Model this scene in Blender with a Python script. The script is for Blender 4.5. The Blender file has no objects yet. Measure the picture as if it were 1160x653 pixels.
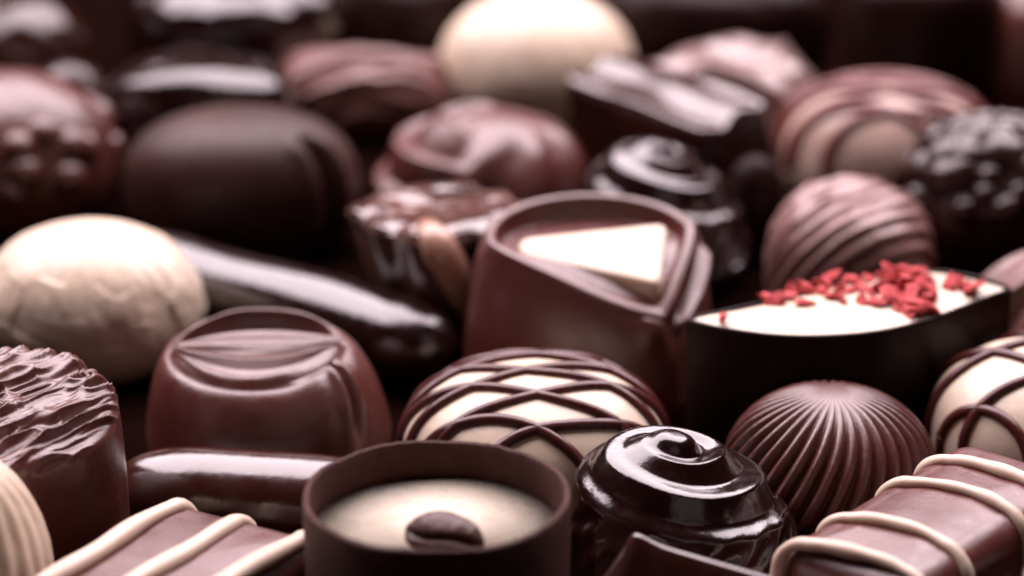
# Close-up of assorted chocolates on a dark table.  Lengths are in centimetres, scaled to metres when meshes are made.
import bpy, math
import numpy as np

C = bpy.context.scene.collection
S = 0.01
PI = math.pi
rng = np.random.RandomState(7)

# ------------------------------------------------------------------ noise
TAB = np.random.RandomState(3).rand(256, 256)
def vn(x, y, s=0):
    x = np.asarray(x, float) + 37.3 * s + 100; y = np.asarray(y, float) + 91.7 * s + 100
    xi = np.floor(x).astype(int); yi = np.floor(y).astype(int)
    fx = x - xi; fy = y - yi
    fx = fx * fx * fx * (fx * (fx * 6 - 15) + 10); fy = fy * fy * fy * (fy * (fy * 6 - 15) + 10)
    g = lambda a, b: TAB[a % 256, b % 256]
    return (g(xi, yi) * (1 - fx) + g(xi + 1, yi) * fx) * (1 - fy) + (g(xi, yi + 1) * (1 - fx) + g(xi + 1, yi + 1) * fx) * fy
def fbm(x, y, s=0, o=3):
    r = 0; a = .5
    for k in range(o):
        r = r + a * vn(x * 2 ** k, y * 2 ** k, s + k); a *= .5
    return r / (1 - .5 ** o)
def ss(a, b, x):
    t = np.clip((x - a) / (b - a), 0, 1); return t * t * (3 - 2 * t)
def saw(p, fall=.14):
    f = p - np.floor(p)
    return np.where(f < 1 - fall, (f / (1 - fall)) ** 1.2, .5 + .5 * np.cos(PI * (f - 1 + fall) / fall))
def sgnpow(v, e):
    return np.sign(v) * np.abs(v) ** e

# ------------------------------------------------------------------ mesh makers
def link_mesh(name, V, F, mat, parent=None, smooth=True):
    me = bpy.data.meshes.new(name)
    me.from_pydata([tuple(v) for v in (np.asarray(V) * S)], [], F)
    me.update()
    if smooth:
        me.polygons.foreach_set('use_smooth', [True] * len(me.polygons))
    me.materials.append(mat)
    o = bpy.data.objects.new(name, me); C.objects.link(o)
    if parent: o.parent = parent
    return o

def grid_faces(n, m, pole=True, close=True, base=0):
    """rows 0..n-1 of m points round; row 0 collapsed to a fan when pole"""
    F = []
    for i in range(n - 1):
        for j in range(m):
            k = (j + 1) % m
            F.append((base + i * m + j, base + (i + 1) * m + j, base + (i + 1) * m + k, base + i * m + k))
    if close:
        F.append(tuple(base + (n - 1) * m + j for j in range(m - 1, -1, -1)))
    if pole:
        F.append(tuple(base + j for j in range(m)))
    return F

def normals(X, Y, Z):
    P = np.stack([X, Y, Z], -1)
    dt = np.gradient(P, axis=0)
    Pe = np.concatenate([P[:, -1:], P, P[:, :1]], 1)
    dth = (Pe[:, 2:] - Pe[:, :-2]) / 2
    N = np.cross(dt, dth)
    L = np.linalg.norm(N, axis=-1, keepdims=True)
    N = N / np.maximum(L, 1e-9)
    N[0] = (0, 0, 1)
    return N

def polar(name, mat, fn, n=130, m=220, disp=None, parent=None, t0=.004):
    t = np.linspace(t0, 1, n)[:, None] * np.ones((1, m))
    th = np.linspace(0, 2 * PI, m, endpoint=False)[None, :] * np.ones((n, 1))
    X, Y, Z = fn(t, th)
    if disp is not None:
        N = normals(X, Y, Z); D = disp(t, th, X, Y, Z)
        X = X + N[..., 0] * D; Y = Y + N[..., 1] * D; Z = np.maximum(Z + N[..., 2] * D, 0)
    V = np.stack([X, Y, Z], -1).reshape(-1, 3)
    return link_mesh(name, V, grid_faces(n, m), mat, parent)

def dome_fn(a, b, h, z0=.35, e=1.0, ez=None, top=150):
    """ellipsoid-like dome with its widest ring at z0*h, tucked in below; e<1 is boxier"""
    ez = ez or e
    def fn(t, th):
        ph = np.radians(top) * t
        r = np.abs(np.sin(ph)) ** e; c = np.cos(ph)
        zc = z0 * h
        Z = np.where(c > 0, (h - zc) * np.abs(c) ** ez, -zc * 1.25 * np.abs(c)) + zc
        return a * r * np.cos(th), b * r * np.sin(th), np.maximum(Z, 0)
    return fn
def dome_z(a, b, h, z0, e, x, y, ez=None):
    ez = ez or e
    q = np.clip(np.hypot(x / a, y / b), 0, .9999)
    ph = np.arcsin(q ** (1 / e))
    return z0 * h + (h - z0 * h) * np.cos(ph) ** ez

def tube(name, mat, P, rad, parent=None, m=12, flat=1.0, up=None):
    """round-ended tube along points P (k,3), radius rad (scalar or k)"""
    P = np.asarray(P, float); k = len(P)
    rad = np.ones(k) * rad
    T = np.gradient(P, axis=0); T /= np.linalg.norm(T, axis=1, keepdims=True) + 1e-9
    # rounded ends
    def cap(p, t, r, sgn):
        out = []
        for a in (np.radians(80), np.radians(55), np.radians(28)):
            out.append((p + t * sgn * r * math.sin(a), t, r * math.cos(a)))
        return out
    rows = cap(P[0], T[0], rad[0], -1) + [(P[i], T[i], rad[i]) for i in range(k)] + cap(P[-1], T[-1], rad[-1], 1)[::-1]
    V = []; s = None
    for i, (p, t, r) in enumerate(rows):
        if s is None:
            s = np.cross(t, (0, 0, 1.0))
            if np.linalg.norm(s) < .3: s = np.cross(t, np.array([T[len(T) // 2][0], T[len(T) // 2][1], 0]))
            if np.linalg.norm(s) < .01: s = np.cross(t, (1, 0, 0))
        s = s - t * np.dot(s, t)                                   # parallel transport
        s = s / np.linalg.norm(s)
        w = np.cross(s, t)
        for j in range(m):
            a = 2 * PI * j / m
            V.append(p + r * (math.cos(a) * s + flat * math.sin(a) * w))
    n = len(rows)
    F = grid_faces(n, m, True, True)
    return V, F, link_mesh(name, V, F, mat, parent) if name else None

def tubes(name, mat, paths, rad, parent=None, **k):
    V = []; F = []
    for p in paths:
        v, f, _ = tube(None, mat, p, rad, **k)
        b = len(V); V += list(v); F += [tuple(i + b for i in q) for q in f]
    return link_mesh(name, V, F, mat, parent)

# ------------------------------------------------------------------ object bookkeeping
def tag(o, label, cat, group=None, x=0, y=0, z=0, rz=0, rx=0, ry=0):
    o['label'] = label; o['category'] = cat
    if group: o['group'] = group
    o.location = (x * S, y * S, z * S); o.rotation_euler = (math.radians(rx), math.radians(ry), math.radians(rz))
    return o
def thing(name, *a, **k):
    o = bpy.data.objects.new(name, None); C.objects.link(o); o.empty_display_size = .01
    return tag(o, *a, **k)

# ------------------------------------------------------------------ materials
def lin(r, g, b):
    f = lambda c: (c / 255 / 12.92) if c / 255 <= .04045 else ((c / 255 + .055) / 1.055) ** 2.4
    return (f(r), f(g), f(b))
def mat(name, col, col2=None, rough=.3, nscale=1.2, bump=.05, bscale=14, bump2=0, bscale2=60, rvar=.08, sss=0, spec=.5, coat=0, streak=None):
    m = bpy.data.materials.new(name); m.use_nodes = True
    nt = m.node_tree; N = nt.nodes; L = nt.links
    p = N['Principled BSDF']
    tc = N.new('ShaderNodeTexCoord'); mp = N.new('ShaderNodeMapping')
    sc = streak or (1, 1, 1)
    mp.inputs['Scale'].default_value = (100 * sc[0], 100 * sc[1], 100 * sc[2])
    L.new(tc.outputs['Object'], mp.inputs['Vector'])
    oi = N.new('ShaderNodeObjectInfo')
    ad = N.new('ShaderNodeVectorMath'); ad.operation = 'MULTIPLY_ADD'
    ad.inputs[1].default_value = (1, 1, 1)
    cm = N.new('ShaderNodeCombineXYZ'); ml = N.new('ShaderNodeMath'); ml.operation = 'MULTIPLY'; ml.inputs[1].default_value = 40
    L.new(oi.outputs['Random'], ml.inputs[0]); L.new(ml.outputs[0], cm.inputs[0]); L.new(ml.outputs[0], cm.inputs[1])
    L.new(mp.outputs[0], ad.inputs[0]); L.new(cm.outputs[0], ad.inputs[2])
    vec = ad.outputs[0]
    def noise(scale, det=4, rgh=.55, dist=0):
        n = N.new('ShaderNodeTexNoise'); n.inputs['Scale'].default_value = scale
        n.inputs['Detail'].default_value = det; n.inputs['Roughness'].default_value = rgh
        n.inputs['Distortion'].default_value = dist
        L.new(vec, n.inputs['Vector']); return n
    n1 = noise(nscale, 5)
    r = N.new('ShaderNodeValToRGB'); r.color_ramp.elements[0].position = .32; r.color_ramp.elements[1].position = .7
    c2 = col2 or tuple(c * 1.25 for c in col)
    r.color_ramp.elements[0].color = (*col, 1); r.color_ramp.elements[1].color = (*c2, 1)
    L.new(n1.outputs['Fac'], r.inputs[0]); L.new(r.outputs[0], p.inputs['Base Color'])
    n2 = noise(nscale * 2.3 + 1, 5)
    mr = N.new('ShaderNodeMapRange'); mr.inputs[1].default_value = .3; mr.inputs[2].default_value = .7
    mr.inputs[3].default_value = max(.02, rough - rvar); mr.inputs[4].default_value = rough + rvar
    L.new(n2.outputs['Fac'], mr.inputs[0]); L.new(mr.outputs[0], p.inputs['Roughness'])
    nb = noise(bscale, 4)
    b = N.new('ShaderNodeBump'); b.inputs['Strength'].default_value = bump; b.inputs['Distance'].default_value = .0012
    L.new(nb.outputs['Fac'], b.inputs['Height'])
    last = b
    if bump2:
        nb2 = noise(bscale2, 3, .7)
        b2 = N.new('ShaderNodeBump'); b2.inputs['Strength'].default_value = bump2; b2.inputs['Distance'].default_value = .0003
        L.new(nb2.outputs['Fac'], b2.inputs['Height']); L.new(b.outputs[0], b2.inputs['Normal']); last = b2
    L.new(last.outputs[0], p.inputs['Normal'])
    p.inputs['Specular IOR Level'].default_value = spec
    p.inputs['Coat Weight'].default_value = coat; p.inputs['Coat Roughness'].default_value = .08
    if sss:
        p.inputs['Subsurface Weight'].default_value = sss
        p.inputs['Subsurface Radius'].default_value = (1, .6, .35); p.inputs['Subsurface Scale'].default_value = .0016
    return m

MILK = lin(104, 62, 54)
M = dict(
    milk=mat('milk_chocolate', lin(72, 34, 28), lin(88, 45, 38), rough=.34, bump=.06, bump2=.15, bscale2=45, spec=.8),
    milkred=mat('milk_chocolate_reddish', lin(74, 34, 28), lin(91, 45, 38), rough=.34, bump=.06, bump2=.12, spec=.75),
    matte=mat('matte_cup_chocolate', lin(70, 36, 29), lin(86, 48, 39), rough=.6, nscale=5, bump=.08, bump2=.9, bscale2=50, spec=.35),
    dark=mat('dark_chocolate', lin(36, 16, 13), lin(46, 22, 18), rough=.2, bump=.05, bump2=.05, spec=.55),
    dim=mat('dim_dark_chocolate', lin(44, 20, 16), lin(58, 28, 23), rough=.5, bump=.12, spec=.3),
    gloss=mat('glossy_dark_chocolate', lin(24, 9, 7), lin(32, 13, 11), rough=.17, rvar=.07, bump=.06, bscale=7, spec=.85),
    black=mat('very_dark_chocolate', lin(24, 9, 7), lin(31, 13, 10), rough=.4, bump=.1, spec=.1),
    finger=mat('glossy_finger_chocolate', lin(46, 20, 16), lin(57, 27, 22), rough=.19, rvar=.06, bump=.04, bscale=5, spec=.95),
    white=mat('white_chocolate', lin(207, 188, 165), lin(215, 199, 179), rough=.38, bump=.08, bscale=6, bump2=.08, sss=.25, spec=.45),
    ivory=mat('ivory_icing', lin(196, 176, 156), lin(205, 188, 170), rough=.42, bump=.05, bscale=8, bump2=.1, sss=.2, spec=.45),
    cream=mat('cream_filling', lin(236, 222, 200), lin(240, 228, 208), rough=.3, bump=.05, bscale=4, sss=.2, spec=.5),
    string=mat('dark_icing', lin(64, 25, 22), lin(78, 32, 28), rough=.3, bump=.05, spec=.5),
    red=mat('red_berry', lin(148, 34, 38), lin(196, 82, 82), rough=.7, nscale=3.5, bump=.3, bscale=20, spec=.3),
    bean=mat('roasted_bean', lin(66, 38, 32), lin(82, 50, 42), rough=.48, bump=.1, bump2=.2, spec=.45),
    oval=mat('pale_milk_chocolate', lin(98, 62, 56), lin(114, 76, 69), rough=.4, bump=.06, bump2=.1, spec=.5),
    caramel=mat('lit_caramel', lin(150, 112, 92), lin(170, 132, 112), rough=.25, spec=.7),  # caramel tone made paler, with the light on the flute painted in
    palegloss2=mat('pale_mauve_chocolate', lin(122, 88, 84), lin(140, 106, 100), rough=.36, spec=.7),
    redline=mat('reddish_icing', lin(92, 40, 36), lin(108, 50, 44), rough=.35),
    palegloss=mat('pale_glossy_chocolate', lin(112, 90, 86), lin(136, 112, 108), rough=.22, spec=.9),
    oval2=mat('caramel_chocolate', lin(172, 146, 132), lin(190, 166, 152), rough=.35, sss=.1),
    marble=mat('marbled_chocolate', lin(30, 13, 11), lin(104, 74, 66), rough=.16, nscale=1.0, streak=(1, 1, .35), bump=.05, spec=1.0),
    table=mat('dark_table', lin(13, 5, 4), lin(18, 8, 6), rough=.9, bump=.1, spec=.0),
)

# ------------------------------------------------------------------ table
def sheet(name, x0, x1, y0, y1, z, m):
    return link_mesh(name, [(x0, y0, z), (x1, y0, z), (x1, y1, z), (x0, y1, z)], [(0, 1, 2, 3)], m)
tb = sheet('table_top', -300, 300, -60, 600, 0, M['table']); tb['kind'] = 'structure'

# ------------------------------------------------------------------ chocolate cup with cream and bean
t = thing('chocolate_cup', 'matte brown round chocolate cup holding pale cream and a coffee bean', 'praline', x=-.84, y=27.26)
def cup_fn(R, h, w, lev):
    prof = [(R * .0, .0)]
    pts = [(R * .96, 0), (R * .975, .1), (R, h - .08), (R - .012, h - .02), (R - w * .5, h), (R - w + .012, h - .02), (R - w, h - .08), (R - w - .01, lev - .2)]
    P = []
    for (a, b) in zip(pts[:-1], pts[1:]):
        for s in np.linspace(0, 1, 8, endpoint=False): P.append((a[0] + (b[0] - a[0]) * s, a[1] + (b[1] - a[1]) * s))
    P.append(pts[-1]); return np.array(P)
P = cup_fn(1.49, 2.5, .085, 1.98)[::-1]
m_ = 200; th = np.linspace(0, 2 * PI, m_, endpoint=False)
wob = 1 + .006 * np.sin(2 * th + 1) + .004 * np.sin(5 * th) + .003 * np.sin(9 * th + 2)
V = []
for r, z in P:
    zz = z + (.012 * np.sin(3 * th + .5) + .008 * np.sin(7 * th) + .02 * (fbm(4 * np.cos(th), 4 * np.sin(th), 5) - .5) + .022 * (fbm(18 * np.cos(th), 18 * np.sin(th), 6) - .5)) * (z > 1.5)
    V += list(np.stack([r * wob * np.cos(th), r * wob * np.sin(th), zz], 1))
link_mesh('shell', V, grid_faces(len(P), m_, False, True), M['matte'], t)
def cream_fn(t_, th):
    r = 1.415 * t_
    return r * np.cos(th), r * np.sin(th), 1.98 + .06 * t_ ** 6 - .03 * (1 - t_ ** 2) + .03 * (fbm(1.5 * r * np.cos(th), 1.5 * r * np.sin(th), 2) - .5)
polar('cream_filling', M['cream'], cream_fn, 40, 120, parent=t)
def bean_fn(t_, th):
    ph = PI * t_
    return .40 * np.sin(ph) * np.cos(th), .27 * np.sin(ph) * np.sin(th), .24 * np.cos(ph) * np.where(np.cos(ph) > 0, 1, .7)
def bean_d(t_, th, X, Y, Z):
    g = Y - .035 * np.sin(X * 7)
    return -.085 * np.exp(-(g / .035) ** 2) * (Z > 0) * ss(.42, .3, np.abs(X)) + .05 * (fbm(X * 5, Y * 5 + Z * 4, 3) - .5)
t_, th_ = None, None
tt = np.linspace(.01, .99, 80)[:, None] * np.ones((1, 140)); tth = np.linspace(0, 2 * PI, 140, endpoint=False)[None, :] * np.ones((80, 1))
X, Y, Z = bean_fn(tt, tth); Nn = normals(X, Y, Z); D = bean_d(tt, tth, X, Y, Z)
bean = link_mesh('coffee_bean', np.stack([X + Nn[..., 0] * D, Y + Nn[..., 1] * D, Z + Nn[..., 2] * D], -1).reshape(-1, 3), grid_faces(80, 140), M['bean'], t)
bean.location = (.10 * S, -.36 * S, 2.10 * S); bean.rotation_euler = (math.radians(62), math.radians(6), math.radians(-20)); bean.scale = (1.14, 1.1, 1.05)

# ------------------------------------------------------------------ lattice pralines
def lattice_praline(label, x, y, a, b, h, rz=0, body='white', line='string', e=.8, ang=18, sp=.62, off=0, group='white pralines with dark icing lattice', rad=.078):
    t = thing('lattice_praline', label, 'praline', group, x=x, y=y, rz=rz)
    z0 = .38
    polar('body', M[body], dome_fn(a, b, h, z0, e), 110, 200, lambda t_, th, X, Y, Z: .03 * (fbm(X * 1.1, Y * 1.1 + Z, 4) - .5), parent=t)
    paths = []
    for sgn in (1, -1):
        d = np.array([math.cos(math.radians(ang)), sgn * math.sin(math.radians(ang))]); nrm = np.array([-d[1], d[0]])
        kmax = int(b * 1.1 / sp) + 1
        for k in range(-kmax, kmax + 1):
            o = (k + off) * sp * math.cos(math.radians(ang))
            # chord of the ellipse along d at offset o
            A = (d[0] / a) ** 2 + (d[1] / b) ** 2; p0 = nrm * o
            B = d[0] * p0[0] / a ** 2 + d[1] * p0[1] / b ** 2; Cc = (p0[0] / a) ** 2 + (p0[1] / b) ** 2 - .985
            disc = B * B - A * Cc
            if disc <= .02: continue
            s1 = (-B - math.sqrt(disc)) / A; s2 = (-B + math.sqrt(disc)) / A
            u = np.linspace(-PI / 2, PI / 2, 70); s = (s1 + s2) / 2 + (s2 - s1) / 2 * np.sin(u)
            X = p0[0] + d[0] * s; Y = p0[1] + d[1] * s
            wob = .045 * np.sin(2.8 * s + k * 1.7 + sgn); X = X + nrm[0] * wob; Y = Y + nrm[1] * wob
            q = np.hypot(X / a, Y / b); f = np.where(q > .992, .992 / np.maximum(q, 1e-6), 1); X *= f; Y *= f
            Z = dome_z(a, b, h, z0, e, X, Y) + .012
            # run on down the flank a little
            ext = []
            for (xx, yy, zz) in ((X[-1], Y[-1], Z[-1]),):
                ext = [(xx * 1.005, yy * 1.005, zz - dz) for dz in (.1, .2, .3)]
            pre = [(X[0] * 1.005, Y[0] * 1.005, Z[0] - dz) for dz in (.3, .2, .1)]
            paths.append(np.array(pre + list(zip(X, Y, Z)) + ext))
    tubes('icing_lattice', M[line], paths, rad, parent=t, m=12)
    return t
lattice_praline('ivory domed praline with dark icing lattice right behind the chocolate cup', .29, 32.3, 1.74, 1.62, 1.83, rz=2)
lattice_praline('ivory lattice praline cut off by the right frame edge behind the striped bar', 7.15, 32.7, 1.65, 1.55, 1.95, rz=-14, ang=30, sp=1.05, off=.45)
lattice_praline('blurred lattice praline far back, beside the dark crumbly truffle', 6.45, 44.4, 1.85, 1.5, 2.1, rz=-6, ang=13, sp=.56, off=.2, body='oval2', line='redline', rad=.10)

# ------------------------------------------------------------------ white eggs
def facets(u, v, r, n=110):
    """flat tilted facets round random centres"""
    best = np.full(u.shape, 9e9); out = np.zeros(u.shape)
    for i in range(n):
        cu, cv = r.rand() * 9.42, r.rand() * 3.4; gu, gv = (r.rand(2) - .5) * 2
        q = ((u - cu) * 1.25) ** 2 + (v - cv) ** 2; m_ = q < best
        best = np.where(m_, q, best); out = np.where(m_, gu * (u - cu) + gv * (v - cv), out)
    return out
def egg(label, x, y, a, b, h, seed, crinkle=.05, rib=0, facet=0, rz=0, z0=.42):
    def d(t_, th, X, Y, Z):
        band = ss(.98, .75, Z / h) * ss(.05, .3, Z / h)
        n = fbm(th * 5.5 + .6 * Z, Z * 1.6, seed, 3) - .5
        n2 = np.abs(vn(th * 4, Z * 2.2 + X, seed + 4) - .5) - .2
        v = crinkle * band * (n + .8 * n2)
        if facet:
            r = np.random.RandomState(seed); v = v + facet * band * facets(th * 1.5, Z * 1.5, r)
        if rib: v = v + rib * np.cos(th * 26 + 1.5 * np.sin(Z * 1.5)) * ss(.15, .4, t_)
        return v
    o = polar('white_chocolate_egg', M['white'], dome_fn(a, b, h, z0, .96), 130, 260, d)
    return tag(o, label, 'praline', 'white chocolate domes', x=x, y=y, rz=rz)
egg('large crinkled white chocolate dome at left, in front of the bumpy truffle', -6.2, 37.05, 1.66, 1.5, 2.15, 11, crinkle=.05, facet=.05)
egg('blurred smooth white chocolate dome far back at the top edge', .46, 49.0, 1.85, 1.6, 2.5, 15, crinkle=.04)
egg('finely ribbed white chocolate dome in the bottom left corner', -6.38, 27.7, 1.12, 1.08, 2.8, 21, crinkle=.02, rib=.014)

# ------------------------------------------------------------------ round textured praline
def tex_fn(a, b, h, r=.22, taper=.97):
    def fn(t, th):
        f = np.where(t < .55, t / .55, 1)
        s = np.clip((t - .55) / .12, 0, 1)
        k = np.clip((t - .67) / .33, 0, 1)
        rr = np.where(t < .55, (a - r) * f, a - r + r * np.sin(s * PI / 2)) + .05 * np.sin(PI * k) - (1 - taper) * a * k
        Z = np.where(t < .55, h + .10 * (1 - f ** 2), h - r * (1 - np.cos(s * PI / 2)) - (h - r) * k)
        return rr * np.cos(th), rr * b / a * np.sin(th), np.maximum(Z, 0)
    return fn
def slash(ang, sx, sy, seed, amp):
    ca, sa = math.cos(math.radians(ang)), math.sin(math.radians(ang))
    def f(X, Y):
        U = X * ca + Y * sa; Vv = -X * sa + Y * ca
        Vv = Vv + .22 * (fbm(U * 1.2, Vv * 1.5, seed + 7) - .5)
        n = vn(U * sx, Vv * sy, seed); m2 = vn(U * sx * 1.7 + 5, Vv * sy * 1.6, seed + 2)
        r1 = 1 - np.abs(2 * n - 1); r2 = 1 - np.abs(2 * m2 - 1)
        return amp * (r1 ** 1.5 + .45 * r2 ** 1.5 - .7)
    return f
sl = slash(47, 1.15, 6.2, 5, .145)
o = polar('bark_textured_praline', M['milk'], tex_fn(1.45, 1.4, 2.45), 190, 300,
          lambda t, th, X, Y, Z: sl(X, Y) * ss(.67, .58, t) + .02 * (fbm(th * 3, Z * 2, 3) - .5))
tag(o, 'round milk chocolate with slashed bark texture on top at the left edge', 'praline', x=-6.2, y=30.25, rx=9)

# ------------------------------------------------------------------ eye shaped praline
def eye_praline():
    h = 1.78; rt = 1.2; rb = 1.68
    def fn(t, th):
        k = np.clip((t - .6) / .4, 0, 1); f = np.clip(t / .6, 0, 1)
        r = np.where(t < .6, rt * f, rt + (rb - rt) * np.sin(k * PI / 2) ** .8 - .10 * ss(.75, 1, k))
        edge = .13 * ss(.8, 1, f) ** 2
        Z = np.where(t < .6, h - edge, (h - .13) * (1 - k ** 1.35))
        X = r * np.cos(th) - .13 * np.where(t < .6, 1, (1 - k) ** 1.5); Y = r * np.sin(th)
        Z = Z + np.where(t < .6, .07 * Y * f, .07 * Y * (1 - k))          # rim a little higher at the back
        return X, Y, np.maximum(Z, 0)
    def d(t, th, X, Y, Z):
        top = t < .6
        xx = (X + .13) / 1.17; q = np.clip(1 - xx ** 2, 0, 1)
        yc = .05 + .12 * xx
        up = (Y - yc) / (1.02 * q + 1e-3); dn = (yc - Y) / (1.06 * q + 1e-3)
        s = np.where(Y > yc, up, -dn)                                     # -1 front lip .. +1 back lip
        inside = (np.abs(xx) < 1) & top
        s2 = s + .05 * np.sin(2.4 * xx + .5)
        prof = np.interp(s2, [-1.02, -.93, -.80, -.60, -.46, -.30, -.14, -.02, .3, .58, .74, .90, 1.0], [0, -.03, -.17, -.13, -.03, -.05, -.17, -.08, -.05, -.12, -.30, -.26, 0])
        fine = .022 * np.sin(s * 26 + 2 * xx) * q * (s > -.1)
        rec = (prof * (.15 + .85 * q ** .6) + fine) * inside
        lip = .02 * np.exp(-((np.abs(s) - 1.06) / .10) ** 2) * (np.abs(xx) < 1.02) * top
        # fold running down the right flank
        k = np.clip((t - .56) / .44, 0, 1)
        tc = np.radians(-27) - .28 * k
        dd = np.arctan2(np.sin(th - tc), np.cos(th - tc))
        fold = -.17 * np.exp(-(dd / .045) ** 2) + .10 * np.exp(-((dd + .12) / .08) ** 2) + .09 * np.exp(-((dd + .3) / .22) ** 2) + .06 * np.exp(-((dd - .13) / .06) ** 2)
        fold = fold * ss(.0, .05, k) * ss(.75, .35, k)
        return rec + lip + fold + .012 * (fbm(X * 1.4, Y * 1.4 + Z, 9) - .5)
    o = polar('folded_praline', M['milk'], fn, 240, 420, d)
    return tag(o, 'milk chocolate with an eye shaped leafy hollow on top beside the white dome', 'praline', x=-3.27, y=33.45)
eye_praline()

# ------------------------------------------------------------------ chocolate fingers
def finger(label, x0, y0, x1, y1, r, m_, h=None):
    L = math.hypot(x1 - x0, y1 - y0); n = 90; m = 72
    u = np.linspace(0, 1, n); V = []
    for s in u:
        xx = -L / 2 + L * s
        d = min(s, 1 - s) * L
        k = math.sqrt(max(0, 1 - max(0, 1 - d / (r * (2.0 if s < .5 else 1.5))) ** 2.1)); k = max(k, .01)
        for j in range(m):
            a = 2 * PI * j / m
            V.append((xx, r * k * np.cos(a), r * .92 + r * .95 * (k if math.sin(a) < 0 else k ** .75) * np.sin(a)))
    V = np.array(V); V[:, 2] = np.maximum(V[:, 2] - .02, .0)
    V[:, 1] += .02 * np.sin(V[:, 0] * 1.3); V[:, 2] += .015 * np.sin(V[:, 0] * 2.1 + .4) * (V[:, 2] > .4)
    F = grid_faces(n, m, True, True)
    o = link_mesh('chocolate_finger', V, F, m_)
    return tag(o, label, 'praline', 'glossy chocolate fingers', x=(x0 + x1) / 2, y=(y0 + y1) / 2, rz=math.degrees(math.atan2(y1 - y0, x1 - x0)))
finger('glossy dark chocolate finger lying between striped bar and folded milk chocolate', -5.05, 31.5, -1.2, 30.6, .66, M['finger'])
finger('glossy dark chocolate finger lying behind, to the right of the white dome', -6.3, 39.75, -.85, 35.8, .70, M['gloss'])

# ------------------------------------------------------------------ swirled dark pralines
def rose(label, x, y, a, b, h, rz=0, m_='gloss', seed=0, twist=.75, name='swirl_praline', group='dark glossy swirl pralines'):
    def d(t, th, X, Y, Z):
        rho = np.radians(150) * t / (PI / 2)
        capw = ss(.86, .66, rho)
        psi = th / (2 * PI) - 3.7 * (rho / .84) ** .9 + .07 * np.sin(2 * th + 1) + .05 * np.sin(3 * th)
        sp = .115 * (saw(psi, .45) - .5) * (.8 + .3 * np.sin(th + 2)) * ss(.06, .24, rho) - .12 * ss(.6, .1, rho) * ss(.05, .2, rho)
        p2 = 13 * (th + twist * rho) / (2 * PI) + .35 * (fbm(np.cos(th) * 1.5, np.sin(th) * 1.5 + rho, seed) - .5)
        fl = .05 * (saw(p2, .3) - .5) * ss(.45, .75, rho) * ss(1.45, 1.1, rho)
        wth = th + math.radians(rz)
        sect = ss(-.15, .45, np.cos(wth + .35)) * ss(.72, .9, rho) * ss(1.5, 1.2, rho)
        fine = .042 * np.sin(16 * (th + 2.3 * rho)) * ss(.62, .8, rho) * ss(1.35, 1.0, rho) * (.35 + .65 * sect)
        lip = .02 * np.exp(-((rho - .66 - .06 * np.sin(th + 1)) / .09) ** 2)
        return sp * capw + fl * (1 - capw) + fine + lip
    base = dome_fn(a, b, h, .26, 1.0)
    def fn(t, th):
        X, Y, Z = base(t, th)
        cz, sz = math.cos(math.radians(rz)), math.sin(math.radians(rz))
        u = X * cz - Y * sz; v = X * sz + Y * cz                         # world-aligned plan
        Z = Z * (1 - .14 * u / a + .04 * v / b)
        u = u - .16 * Z / h; v = v - .05 * Z / h
        return u * cz + v * sz, -u * sz + v * cz, Z
    o = polar(name, M[m_], fn, 220, 460, d)
    return tag(o, label, 'praline', group, x=x, y=y, rz=rz)
rose('glossy dark swirled praline in the front row, right of the cream cup', 2.12, 29.8, 1.42, 1.32, 2.1, rz=20)
rose('blurred glossy dark swirled praline behind the white topped praline', 2.48, 40.5, 1.33, 1.3, 2.35, rz=35, seed=3)
rose('dark ridged praline cut off in the bottom right corner', 6.75, 27.6, 1.05, 1.0, 1.55, rz=80, seed=5, m_='dark')

# ------------------------------------------------------------------ fluted praline
def fluted():
    def d(t, th, X, Y, Z):
        rho = np.radians(150) * t / (PI / 2)
        p = 17 * (th + .42 * rho * rho)
        c = np.abs(np.cos(p))
        return (.15 * (c ** .75 - .6)) * ss(.03, .8, rho) * ss(1.6, 1.2, rho)
    o = polar('fluted_praline', M['milk'], dome_fn(1.34, 1.3, 1.88, .34, .93), 150, 17 * 32, d)
    return tag(o, 'milk chocolate dome with fine radial flutes in front of the red crumb cup', 'praline', x=4.07, y=31.55)
fluted()

# ------------------------------------------------------------------ striped bars
def rr_outline(hx, hy, rc, th):
    """rounded rectangle, even in angle index"""
    n = th.shape[1]
    pts = []; nor = []
    per = []
    segs = []
    for cx, cy, a0 in ((hx - rc, hy - rc, 0), (-hx + rc, hy - rc, 90), (-hx + rc, -hy + rc, 180), (hx - rc, -hy + rc, 270)):
        for a in np.linspace(a0, a0 + 90, 14): segs.append((cx, cy, math.radians(a)))
    P = np.array([(cx + rc * math.cos(a), cy + rc * math.sin(a), math.cos(a), math.sin(a)) for cx, cy, a in segs])
    P = np.vstack([P, P[:1]])
    L = np.concatenate([[0], np.cumsum(np.hypot(*(P[1:, :2] - P[:-1, :2]).T))])
    s = np.linspace(0, L[-1], n, endpoint=False)
    return [np.interp(s, L, P[:, i]) for i in range(4)]
def bar_profile(h, r, slope):
    """inset from the top outline and height, from the top edge down"""
    a = np.linspace(0, PI / 2, 14)
    ins = list(r * (1 - np.sin(a))); z = list(h - r * (1 - np.cos(a)))
    for s in np.linspace(0, 1, 14)[1:]:
        ins.append(-slope * s); z.append((h - r) * (1 - s))
    return np.array(ins), np.array(z)
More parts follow.
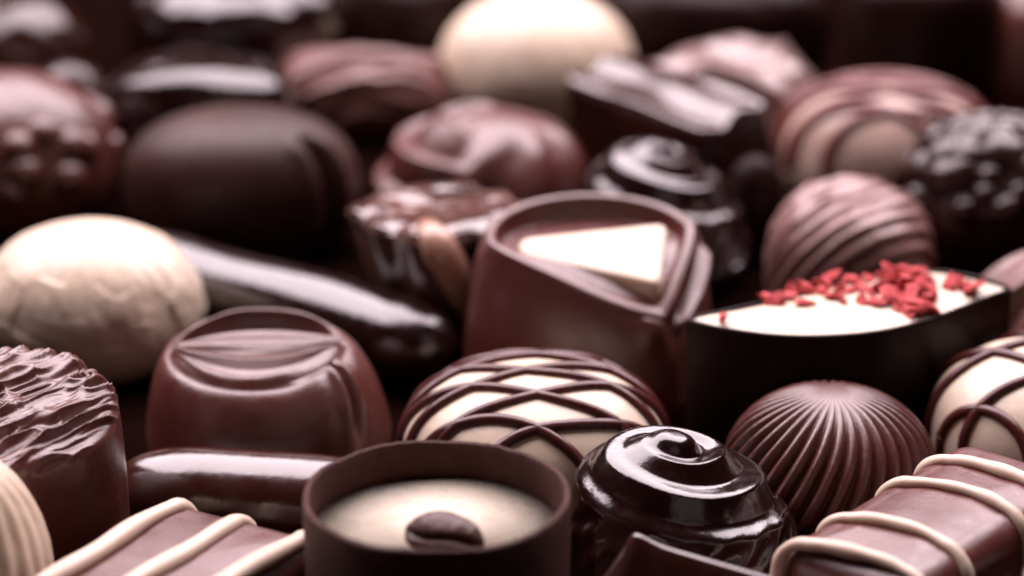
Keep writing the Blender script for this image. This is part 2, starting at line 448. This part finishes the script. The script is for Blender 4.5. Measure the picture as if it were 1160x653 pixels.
def bar_body(hx, hy, h, r, rc, slope, m_, parent, crown=.05, m=240, seed=1):
    th = np.zeros((1, m)); X, Y, NX, NY = rr_outline(hx, hy, rc, th)
    ins, z = bar_profile(h, r, slope)
    rows = []
    for f in np.linspace(.02, 1, 24, endpoint=False):
        xs = (X - NX * ins[0]) * f; ys = (Y - NY * ins[0]) * f
        rows.append((xs, ys, h + crown * (1 - f ** 3) + 0 * xs))
    for i_, z_ in zip(ins, z): rows.append((X - NX * i_, Y - NY * i_, z_ + 0 * X))
    A = np.array(rows).transpose(0, 2, 1)
    A[..., 2] += .02 * (fbm(A[..., 0] * 1.1, A[..., 1] * 1.1, seed) - .5) * (A[..., 2] > .3)
    return link_mesh('body', A.reshape(-1, 3), grid_faces(len(rows), m), m_, parent)
def bar_stripe(x, hy, h, r, slope, parent, rad=.12, crown=.05, skew=0, k0=0, k1=0, bend=0):
    ins, z = bar_profile(h, r, slope)
    side = [(hy - i, zz) for i, zz in zip(ins, z)]
    right = side[:len(side) - k1] if k1 else side
    left = side[:len(side) - k0] if k0 else side
    ytop = hy - ins[0]
    path = [(-y, zz) for y, zz in left[::-1]] + [(y, h + crown * (1 - abs(y / ytop) ** 3)) for y in np.linspace(-ytop, ytop, 24)[1:-1]] + [(y, zz) for y, zz in right]
    P = np.array([(x + skew * y + bend * (y / hy) ** 2 + .03 * math.sin(3 * y + x * 5), y, zz) for y, zz in path])
    k = len(P); rd = rad * (1 + .09 * np.sin(np.arange(k) * .23 + x * 7) + .06 * np.sin(np.arange(k) * .61 + x * 3))
    c = np.array([(p[0], p[1] * .985, p[2] + .02) for p in P])
    return tube('icing_stripe', M['ivory'], c, rd, parent, m=16, flat=.8)[2]
t = thing('striped_bar', 'flat milk chocolate bar with white icing stripes left of the cream cup', 'praline', 'striped milk chocolate bars', x=-3.93, y=27.18, rz=-29)
bar_body(1.15, 1.62, 1.6, .3, .4, .12, M['milk'], t)
for xx in (-.82, .05, .92): bar_stripe(xx, 1.62, 1.6, .3, .12, t, rad=.125, k0=4, k1=4, skew=.03)
ax = math.radians(49.5)
t = thing('striped_bar', 'milk chocolate bar with ivory icing strings at the lower right', 'praline', 'striped milk chocolate bars', x=3.03 + 2.0 * math.cos(ax) + .93 * math.sin(ax), y=27.85 + 2.0 * math.sin(ax) - .93 * math.cos(ax), rz=49.5)
bar_body(2.0, .95, 1.6, .36, .4, .16, M['milkred'], t, seed=4)
for xx in (-1.74, -.86, .42, 1.22): bar_stripe(xx, .95, 1.6, .36, .16, t, rad=.10, k0=8, skew=-.10, bend=-.10)

# ------------------------------------------------------------------ pyramid ridge praline in front
def prism():
    n = 60; m = 80; V = []
    L = 3.9; h = 1.86; w = 1.1
    for i in range(n):
        s = i / (n - 1)
        k = min(s / .36, 1) ** 1.25 + .001; kw = min(1, (s / .22 + .02) ** .5)
        k2 = min(1, max(0, (1 - s) / .1)) ** .5
        x = -L / 2 + L * s - .0
        hh = h * min(k, 1) * (1 - .10 * s) * (.05 + .95 * k2) + .07 * math.exp(-((s - .36) / .06) ** 2); ww = w * (.1 + .9 * kw) * (.3 + .7 * k2)
        for j in range(m):
            a = 4 * j / m                                               # walk: up one slope, down the other, back along the base
            if a < 3:
                q = 1 - 2 * a / 3; y = ww * q; z = hh * (1 - math.sqrt(q * q + .012) + .11) * (1 - .18 * math.sin(PI * abs(q)) )
            else:
                y = ww * (-1 + 2 * (a - 3)); z = 0
            V.append((x, y, max(z, 0)))
    o = link_mesh('ridged_praline', V, grid_faces(n, m), M['finger'])
    return tag(o, 'dark roof shaped chocolate with raised tip at the bottom edge', 'praline', x=1.86, y=27.3, rz=-29)
prism()

# ------------------------------------------------------------------ envelope praline with white slab
def envelope():
    t = thing('envelope_praline', 'milk chocolate folded open round a white chocolate slab', 'praline', x=1.13, y=35.95)
    h = 2.42; ra, rb_ = 1.5, 1.3
    th0 = np.radians(-52)
    def fn(t_, th):
        f = np.clip(t_ / .55, 0, 1); k = np.clip((t_ - .55) / .45, 0, 1)
        dth = np.arctan2(np.sin(th - th0), np.cos(th - th0))
        v = np.clip(1 - np.where(dth > 0, dth / np.radians(66), -dth / np.radians(115)), 0, 1); v = v ** 1.15
        fr = np.clip(1 + dth / np.radians(115), 0, 1) * (dth <= 0); fr2 = np.clip(dth / np.radians(66), 0, 1) * (dth > 0)
        g = 1 + .08 * v ** 3 - .22 * np.sin(PI * fr) - .06 * np.sin(PI * fr2)
        grow = .33 * np.sin(k * PI / 2) ** .75 - .12 * ss(.8, 1, k)
        X = (ra * g * f + grow) * np.cos(th); Y = (rb_ * g * f + grow * .9) * np.sin(th)
        rim = h + .16 * (Y / rb_) * f - .72 * v ** 1.35 * f ** 1.5
        Z = np.where(t_ < .55, rim - .06 * ss(.9, 1, f), (rim - .06) * (1 - k ** 1.3))
        return X, Y, np.maximum(Z, 0)
    def d(t_, th, X, Y, Z):
        f = t_ / .55
        dth = np.arctan2(np.sin(th - th0), np.cos(th - th0))
        inner = ss(.93, .84, f)
        lip = .07 * np.exp(-((f - .97) / .045) ** 2)
        k = np.clip((t_ - .55) / .45, 0, 1)
        fr2 = np.clip(dth / np.radians(66), 0, 1) * (dth > 0)
        win = ss(.02, .2, fr2) * ss(1.0, .8, fr2) * (t_ > .55)
        kc = .17 + .05 * np.sin(3 * fr2)
        fold = (.13 * np.exp(-((k - kc) / .045) ** 2) - .07 * np.exp(-((k - kc + .085) / .035) ** 2) - .05 * np.exp(-((k - kc - .10) / .05) ** 2)) * win
        cr = np.arctan2(np.sin(th - th0 - .05 + .2 * k), np.cos(th - th0 - .05 + .2 * k))
        fold = fold - .07 * np.exp(-(cr / .05) ** 2) * ss(.0, .04, k) * ss(.45, .1, k) + .07 * np.exp(-((cr + .16) / .1) ** 2) * ss(.0, .05, k) * ss(.5, .1, k)
        return -(.19 + .12 * np.clip(Y, -1, 1)) * inner + lip + fold + .012 * (fbm(X * 1.4, Y * 1.4 + Z, 9) - .5)
    polar('body', M['milkred'], fn, 220, 400, d, parent=t)
    # the slab: a rounded triangle
    A = [np.array(p) for p in ((-.88, -.30), (1.10, .62), (.92, -.86), (.45, -.78))]
    A = [np.array(p) for p in ((-1.0, -.36), (-1.06, .0), (1.1, .46), (.93, -.92), (.52, -.80))][::-1]
    pts = []
    r = .17; n = len(A)
    for i in range(n):
        p, a, b = A[i], A[i - 1], A[(i + 1) % n]
        ua = (a - p) / np.linalg.norm(a - p); ub = (b - p) / np.linalg.norm(b - p)
        for s in np.linspace(0, 1, 9):
            pts.append((1 - s) ** 2 * (p + ua * r) + 2 * s * (1 - s) * p + s * s * (p + ub * r))
    pts = np.array(pts)[::-1]
    if np.sum(pts[:, 0] * np.roll(pts[:, 1], -1) - np.roll(pts[:, 0], -1) * pts[:, 1]) < 0: pts = pts[::-1]
    c = pts.mean(0); V = []; k = len(pts)
    prof = [(.05, .2), (.5, .2), (.9, .2), (.955, .19), (.985, .165), (1, .12), (1.0, 0), (1.0, -.15)]
    for s, z in prof:
        q = c + (pts - c) * s
        V += [(x, y, z + .30 * y - .03 * x) for x, y in q]
    sl = link_mesh('white_slab', V, grid_faces(len(prof), k), M['white'], t)
    sl.location = (0, .0, 2.13 * S)
envelope()

# ------------------------------------------------------------------ marbled praline
def marbled():
    def fn(t, th):
        lob = 1 + .07 * np.cos(4 * th + .4) + .05 * np.cos(8 * th + 1)
        f = np.clip(t / .5, 0, 1); k = np.clip((t - .5) / .5, 0, 1)
        r = np.where(t < .5, 1.25 * f, 1.25 - .68 * k ** 1.0 + .06 * np.sin(PI * k))
        Z = np.where(t < .5, 2.2 - .14 * ss(.75, 1, f), 2.06 * (1 - k))
        lob = 1 + (lob - 1) * f
        return r * lob * np.cos(th), r * lob * np.sin(th), Z
    def d(t, th, X, Y, Z):
        f = np.clip(t / .5, 0, 1); k = np.clip((t - .5) / .5, 0, 1)
        top = .11 * (fbm(X * 1.3 + .4 * np.sin(Y * 3), Y * 1.9, 14) - .45) * ss(1.2, .9, f + k) + .10 * np.exp(-((f - .93) / .07) ** 2) * (.4 + .6 * np.cos(5 * th) ** 2)
        side = -.22 * np.exp(-((np.arctan2(np.sin(th + 1.05), np.cos(th + 1.05))) / .16) ** 2) * ss(0, .12, k) * ss(.75, .3, k)
        side = side + .13 * np.exp(-((np.arctan2(np.sin(th + 1.45 - .1 * k), np.cos(th + 1.45 - .1 * k))) / .18) ** 2) * ss(0, .1, k)
        return top + side
    t = thing('marbled_praline', 'marbled dark fluted praline with a caramel rib painted as catching the light behind the tip of the finger', 'praline', x=-1.05, y=37.8)
    polar('body', M['marble'], fn, 180, 300, d, parent=t)
    k = np.linspace(0, 1, 30); aa = np.radians(-100) + .85 * k ** .8
    r = np.interp(k, [0, .07, .14, 1], [.92, 1.16, 1.29, .82]) + .02; z = np.interp(k, [0, .07, .14, 1], [2.16, 2.14, 2.0, .02])
    tube('lit_caramel_rib', M['caramel'], np.stack([r * np.cos(aa), r * np.sin(aa), z], 1), np.interp(k, [0, .12, .3, 1], [.2, .28, .28, .09]), t, m=18, flat=.75)  # caramel flute; the light it catches is painted into its pale colour
marbled()

# ------------------------------------------------------------------ teardrop cup with white filling and red crumbs
def catmull(P, n=12):
    P = np.array(P); k = len(P); out = []
    for i in range(k):
        a, b, c, d = P[i - 1], P[i], P[(i + 1) % k], P[(i + 2) % k]
        for s in np.linspace(0, 1, n, endpoint=False):
            out.append(.5 * (2 * b + (c - a) * s + (2 * a - 5 * b + 4 * c - d) * s * s + (3 * b - a - 3 * c + d) * s ** 3))
    return np.array(out)
def heart():
    cx, cy = 4.6, 33.8; h = 2.2
    P = [(2.36, 33.20), (2.78, 32.92), (3.46, 32.68), (4.14, 32.66), (4.86, 32.84), (5.49, 33.22), (6.03, 33.68), (6.5, 34.12), (6.82, 34.42), (6.62, 34.74), (6.07, 35.1), (5.5, 35.1), (4.85, 34.86), (4.09, 34.42), (3.46, 34.02), (2.80, 33.62), (2.38, 33.40)]
    Q = catmull([(x - cx, y - cy) for x, y in P], 12)
    t = thing('teardrop_cup', 'dark teardrop chocolate cup with white filling and red berry crumbs', 'praline', x=cx, y=cy)
    T = np.roll(Q, -1, 0) - np.roll(Q, 1, 0); T /= np.linalg.norm(T, axis=1, keepdims=True); Nn = np.stack([T[:, 1], -T[:, 0]], 1)
    V = []
    prof = [(-.12, .02), (-.06, .3), (0, h * .5), (.0, h - .06), (-.012, h - .015), (-.04, h), (-.07, h - .02), (-.08, h - .12), (-.10, h - .35)][::-1]
    for o_, z in prof:
        q = Q + Nn * o_; V += [(x, y, z) for x, y in q]
    link_mesh('shell', V, grid_faces(len(prof), len(Q), False, True), M['black'], t)
    V = []; c = Q.mean(0); Qi = Q - Nn * .07
    for s in np.linspace(.03, 1, 26):
        q = c + (Qi - c) * s
        V += [(x, y, h - .05 + .10 * (1 - s ** 4) + .035 * (vn(x * 1.5, y * 1.5, 8) - .5)) for x, y in q]
    link_mesh('white_filling', V, grid_faces(26, len(Q)), M['white'], t)
    H, Pt, F = 15.4, math.radians(21), 3061.
    px = [(820, 357), (870, 335), (877, 342), (893, 333), (912, 342), (905, 320), (915, 326), (925, 318), (932, 328), (938, 321), (946, 333),
          (952, 324), (960, 315), (965, 327), (955, 339), (972, 318), (980, 325), (985, 314), (990, 331), (975, 340), (992, 342), (1000, 312), (1008, 320),
          (1015, 310), (1020, 323), (1012, 333), (1025, 316), (1033, 310), (1040, 320), (1030, 331), (1046, 312), (1048, 325), (1020, 344), (1035, 342),
          (1043, 350), (1052, 346), (1028, 348), (1075, 322), (1085, 315), (1093, 323), (1101, 324), (898, 326), (942, 312), (1008, 304), (1022, 304), (1040, 305),
          (1045, 336), (1000, 326), (1056, 334), (1012, 316), (1036, 327)]
    rr = np.random.RandomState(5)
    for i, (u, v) in enumerate(px):
        a = (u - 580) / F; b = (326.5 - v) / F
        dy = math.cos(Pt) + b * math.sin(Pt); dz = -math.sin(Pt) + b * math.cos(Pt)
        zt = 2.285 + (.07 if (1000 < u < 1055 and v < 336) else 0)
        s = (zt - H) / dz; wx, wy = a * s - cx, dy * s - cy
        r = .075 + .05 * rr.rand() + (.03 if u > 990 else 0)
        n, m = 6, 7
        ph = np.linspace(.02, PI - .02, n)[:, None] * np.ones((1, m)); th = np.linspace(0, 2 * PI, m, endpoint=False)[None, :] * np.ones((n, 1))
        k = 1 + .9 * (rr.rand(n, m) - .5) * np.sin(ph)
        sx, sy, sz = 1 + .7 * rr.rand(), .8 + .5 * rr.rand(), .3 + .3 * rr.rand()
        X = r * sx * k * np.sin(ph) * np.cos(th); Y = r * sy * k * np.sin(ph) * np.sin(th); Z = r * sz * k * np.cos(ph)
        c_ = link_mesh('berry_crumb', np.stack([X, Y, Z], -1).reshape(-1, 3), grid_faces(n, m), M['red'], t, smooth=False)
        c_.location = (wx * S, wy * S, (zt - .02) * S); c_.rotation_euler = ((rr.rand() - .5) * 1.4, (rr.rand() - .5) * 1.4, rr.rand() * 6)
heart()

# ------------------------------------------------------------------ blurred back rows
def leaf_dome(name, label, x, y, a, b, h, m_, ang, sx, sy, amp, seed, e=.9, rz=0, rx=0, group=None, z0=.35, ridges=0):
    f = slash(ang, sx, sy, seed, amp)
    o = polar(name, M[m_], dome_fn(a, b, h, z0, e), 150, 260, lambda t, th, X, Y, Z: (f(X, Y + .5 * Z) + ridges * np.sin(25 * (-X * math.sin(math.radians(ang)) + (Y + .5 * Z) * math.cos(math.radians(ang))) + 5 * fbm(X * .9, Y * .9 + Z * .5, seed))) * ss(.8, .5, t))
    return tag(o, label, 'praline', group, x=x, y=y, rz=rz, rx=rx)
leaf_dome('wrinkled_praline', 'pale milk praline with wrinkled top behind the red crumbs', 5.15, 38.9, 1.28, 1.15, 2.25, 'palegloss2', 30, 1.3, 3.6, .05, 31, e=.75, rx=12, ridges=.024)
leaf_dome('wrinkled_praline', 'brown wrinkled praline left of the far white dome', -2.75, 48.3, 1.75, 1.0, 1.6, 'oval', 4, .45, 2.6, .26, 33, e=.8)
leaf_dome('wrinkled_praline', 'streaked praline at the right edge behind the teardrop cup', 8.15, 36.6, 1.55, 1.1, 1.85, 'oval', 28, .5, 2.4, .2, 36, e=.85)
leaf_dome('wavy_praline', 'glossy wavy praline with pale shine beside the far lattice praline', 3.9, 46.9, 1.7, 1.3, 2.1, 'palegloss', 70, .7, 1.0, .3, 41, e=.65, rx=8)

def swirl_dome():
    def d(t, th, X, Y, Z):
        rho = np.radians(150) * t / (PI / 2)
        psi = th / (2 * PI) * 1 - 3.0 * rho
        st = .20 * (saw(psi, .25) - .5) * ss(.05, .2, rho) * ss(1.4, 1.1, rho)
        right = ss(-.2, .3, np.cos(th + .5))
        rib = .08 * np.cos(9 * (th + .6 * rho)) * ss(.3, .6, rho) * ss(1.4, 1.1, rho)
        return st * (1 - right) + rib * right
    o = polar('shell_praline', M['milkred'], dome_fn(1.75, 1.5, 2.05, .35, .9), 150, 260, d)
    tag(o, 'milk chocolate dome with layered shell swirl behind the marbled praline', 'praline', x=-.48, y=42.9, rz=10)
swirl_dome()

def wave_bar():
    t = thing('wavy_bar', 'dark chocolate block with glossy rippled top in front of the far white dome', 'praline', x=2.95, y=44.15, z=.2, rz=-53, rx=15)
    m = 240; hx, hy, h = 1.9, .72, 2.05
    X, Y, NX, NY = rr_outline(hx, hy, .2, np.zeros((1, m)))
    ins, z = bar_profile(h, .12, .15); rows = []
    for f in np.linspace(.02, 1, 40, endpoint=False): rows.append(((X - NX * ins[0]) * f, (Y - NY * ins[0]) * f, h + 0 * X))
    for i_, z_ in zip(ins, z): rows.append((X - NX * i_, Y - NY * i_, z_ + 0 * X))
    A = np.array(rows).transpose(0, 2, 1)
    A[..., 2] += (A[..., 2] / h) ** 2 * (.06 * np.sin(A[..., 1] * 8 + .8 * np.sin(A[..., 0] * 1.6)) + .02 * np.sin(A[..., 0] * 2.1 + 1))
    link_mesh('body', A.reshape(-1, 3), grid_faces(len(rows), m), M['finger'], t)
wave_bar()
def one(name, o, *a, **k): return tag(o, *a, **k)

def lump(name, label, x, y, a, b, h, m_, seed=0, nb=60, amp=.16, size=.18, low=True, e=.92, group=None, cat='truffle'):
    r = np.random.RandomState(seed); ph = np.radians(150)
    c = []
    for i in range(nb):
        aa = r.rand() * 2 * PI; tt = (.35 + .3 * r.rand()) if low else (.03 + .6 * r.rand())
        fx, fy, fz = dome_fn(a, b, h, .4, e)(np.array([[tt]]), np.array([[aa]])); c.append((fx[0, 0], fy[0, 0], fz[0, 0], size * (.7 + .7 * r.rand())))
    def d(t, th, X, Y, Z):
        v = np.zeros_like(X)
        for (cx, cy, cz, s) in c:
            q = ((X - cx) ** 2 + (Y - cy) ** 2 + (Z - cz) ** 2) / (s * s)
            v = np.maximum(v, amp * np.sqrt(np.clip(1 - q, 0, 1)) * s / size)
        return v + .05 * (fbm(X * 1.5, Y * 1.5 + Z, seed) - .5)
    o = polar(name, M[m_], dome_fn(a, b, h, .4, e), 150, 240, d)
    return tag(o, label, cat, group, x=x, y=y)
lump('nut_truffle', 'large milk truffle with bumpy nut pieces at the left edge', -8.5, 43.2, 1.85, 1.6, 2.65, 'milk', 2, 46, .17, .22)
lump('nut_truffle', 'dark knobbly truffle at the right edge beyond the wrinkled praline', 7.75, 41.4, 1.45, 1.3, 2.35, 'dark', 4, 90, .14, .22, low=False)
lump('plain_truffle', 'small black truffle between the dark swirl and the wrinkled praline', 3.95, 41.5, .56, .5, 1.75, 'black', 5, 3, .03, .2)

def creased_dome(label, x, y, a, b, h, m_):
    def d(t, th, X, Y, Z):
        tc = np.radians(-38); dd = np.arctan2(np.sin(th - tc), np.cos(th - tc))
        return -.22 * np.exp(-(dd / .07) ** 2) * ss(.2, .35, t) + .10 * np.exp(-((np.abs(dd) - .2) / .1) ** 2) * ss(.2, .35, t)
    o = polar('creased_truffle', M[m_], dome_fn(a, b, h, .4, .75), 110, 240, d)
    return tag(o, label, 'truffle', x=x, y=y)
creased_dome('wide dark truffle with a vertical crease behind the back finger', -4.45, 42.1, 1.95, 1.45, 2.3, 'dim')

def plain(name, label, x, y, a, b, h, m_, e=.8, rz=0, rx=0, amp=.1, seed=0, cat='praline', sc=1.2):
    o = polar(name, M[m_], dome_fn(a, b, h, .4, e), 90, 150, lambda t, th, X, Y, Z: amp * (fbm(X * sc, Y * sc + .5 * Z, seed + 20) - .5))
    return tag(o, label, cat, x=x, y=y, rz=rz, rx=rx)
plain('glossy_praline', 'blurred glossy dark praline with pale top shine above the creased truffle', -5.45, 45.4, 1.7, 1.2, 2.25, 'gloss', .55, amp=.25, seed=1, sc=.7)
plain('glossy_praline', 'large blurred praline with bright flat top at the upper left edge', -5.2, 50.0, 2.1, 1.6, 2.5, 'gloss', .5, amp=.2, seed=2)
plain('dark_truffle', 'blurred brown truffle in the top left corner', -9.3, 48.6, 1.5, 1.4, 2.5, 'dark', .85, amp=.2, seed=3, cat='truffle')
plain('dark_truffle', 'small dark truffle wedged behind the bumpy nut truffle', -7.9, 46.4, .75, .7, 1.9, 'dark', .9, amp=.1, seed=4, cat='truffle')
plain('dark_truffle', 'blurred black truffle at the top edge left of the far white dome', -2.3, 51.2, 1.6, 1.4, 2.6, 'black', .9, amp=.2, seed=5, cat='truffle')
plain('dark_praline', 'blurred dark brown praline along the top edge right of the far white dome', 3.9, 51.2, 2.4, 1.4, 2.3, 'black', .6, amp=.2, seed=6)
plain('dark_block', 'tall blurred dark block at the top right', 7.6, 48.6, 1.5, 1.2, 3.0, 'black', .35, rz=10, amp=.05, seed=7)
plain('dark_praline', 'blurred reddish brown praline in the top right corner', 10.0, 49.0, 1.5, 1.3, 3.0, 'milkred', .7, amp=.2, seed=8)

# ------------------------------------------------------------------ light
def area(name, loc, aim, sx, sy, power, col):
    l = bpy.data.lights.new(name, 'AREA'); l.shape = 'RECTANGLE'; l.size = sx * S; l.size_y = sy * S; l.energy = power; l.color = col
    o = bpy.data.objects.new(name, l); C.objects.link(o); o.location = [c * S for c in loc]
    from mathutils import Vector
    d = Vector(aim) - Vector(loc); o.rotation_euler = d.to_track_quat('-Z', 'Y').to_euler()
    return o
area('softbox_lamp', (-3, 59, 45), (0, 35, 0), 92, 50, 14.5, (1, .835, .895))
area('fill_lamp', (25, -20, 40), (0, 33, 0), 40, 40, .16, (1, .8, .75))

w = bpy.data.worlds.new('World'); bpy.context.scene.world = w; w.use_nodes = True
w.node_tree.nodes['Background'].inputs[0].default_value = (.2, .06, .06, 1); w.node_tree.nodes['Background'].inputs[1].default_value = .06

# ------------------------------------------------------------------ camera
cam = bpy.data.cameras.new('camera'); co = bpy.data.objects.new('camera', cam); C.objects.link(co)
co.location = (0, 0, 15.4 * S); co.rotation_euler = (math.radians(69), 0, 0)
cam.lens = 95; cam.sensor_width = 36; cam.clip_start = .005; cam.clip_end = 50
cam.dof.use_dof = True; cam.dof.focus_distance = .328; cam.dof.aperture_fstop = 12; cam.dof.aperture_blades = 0
sc = bpy.context.scene; sc.camera = co
sc.render.engine = 'CYCLES'
sc.cycles.use_denoising = True
sc.cycles.max_bounces = 8
sc.view_settings.view_transform = 'Standard'; sc.view_settings.look = 'None'; sc.view_settings.exposure = 0
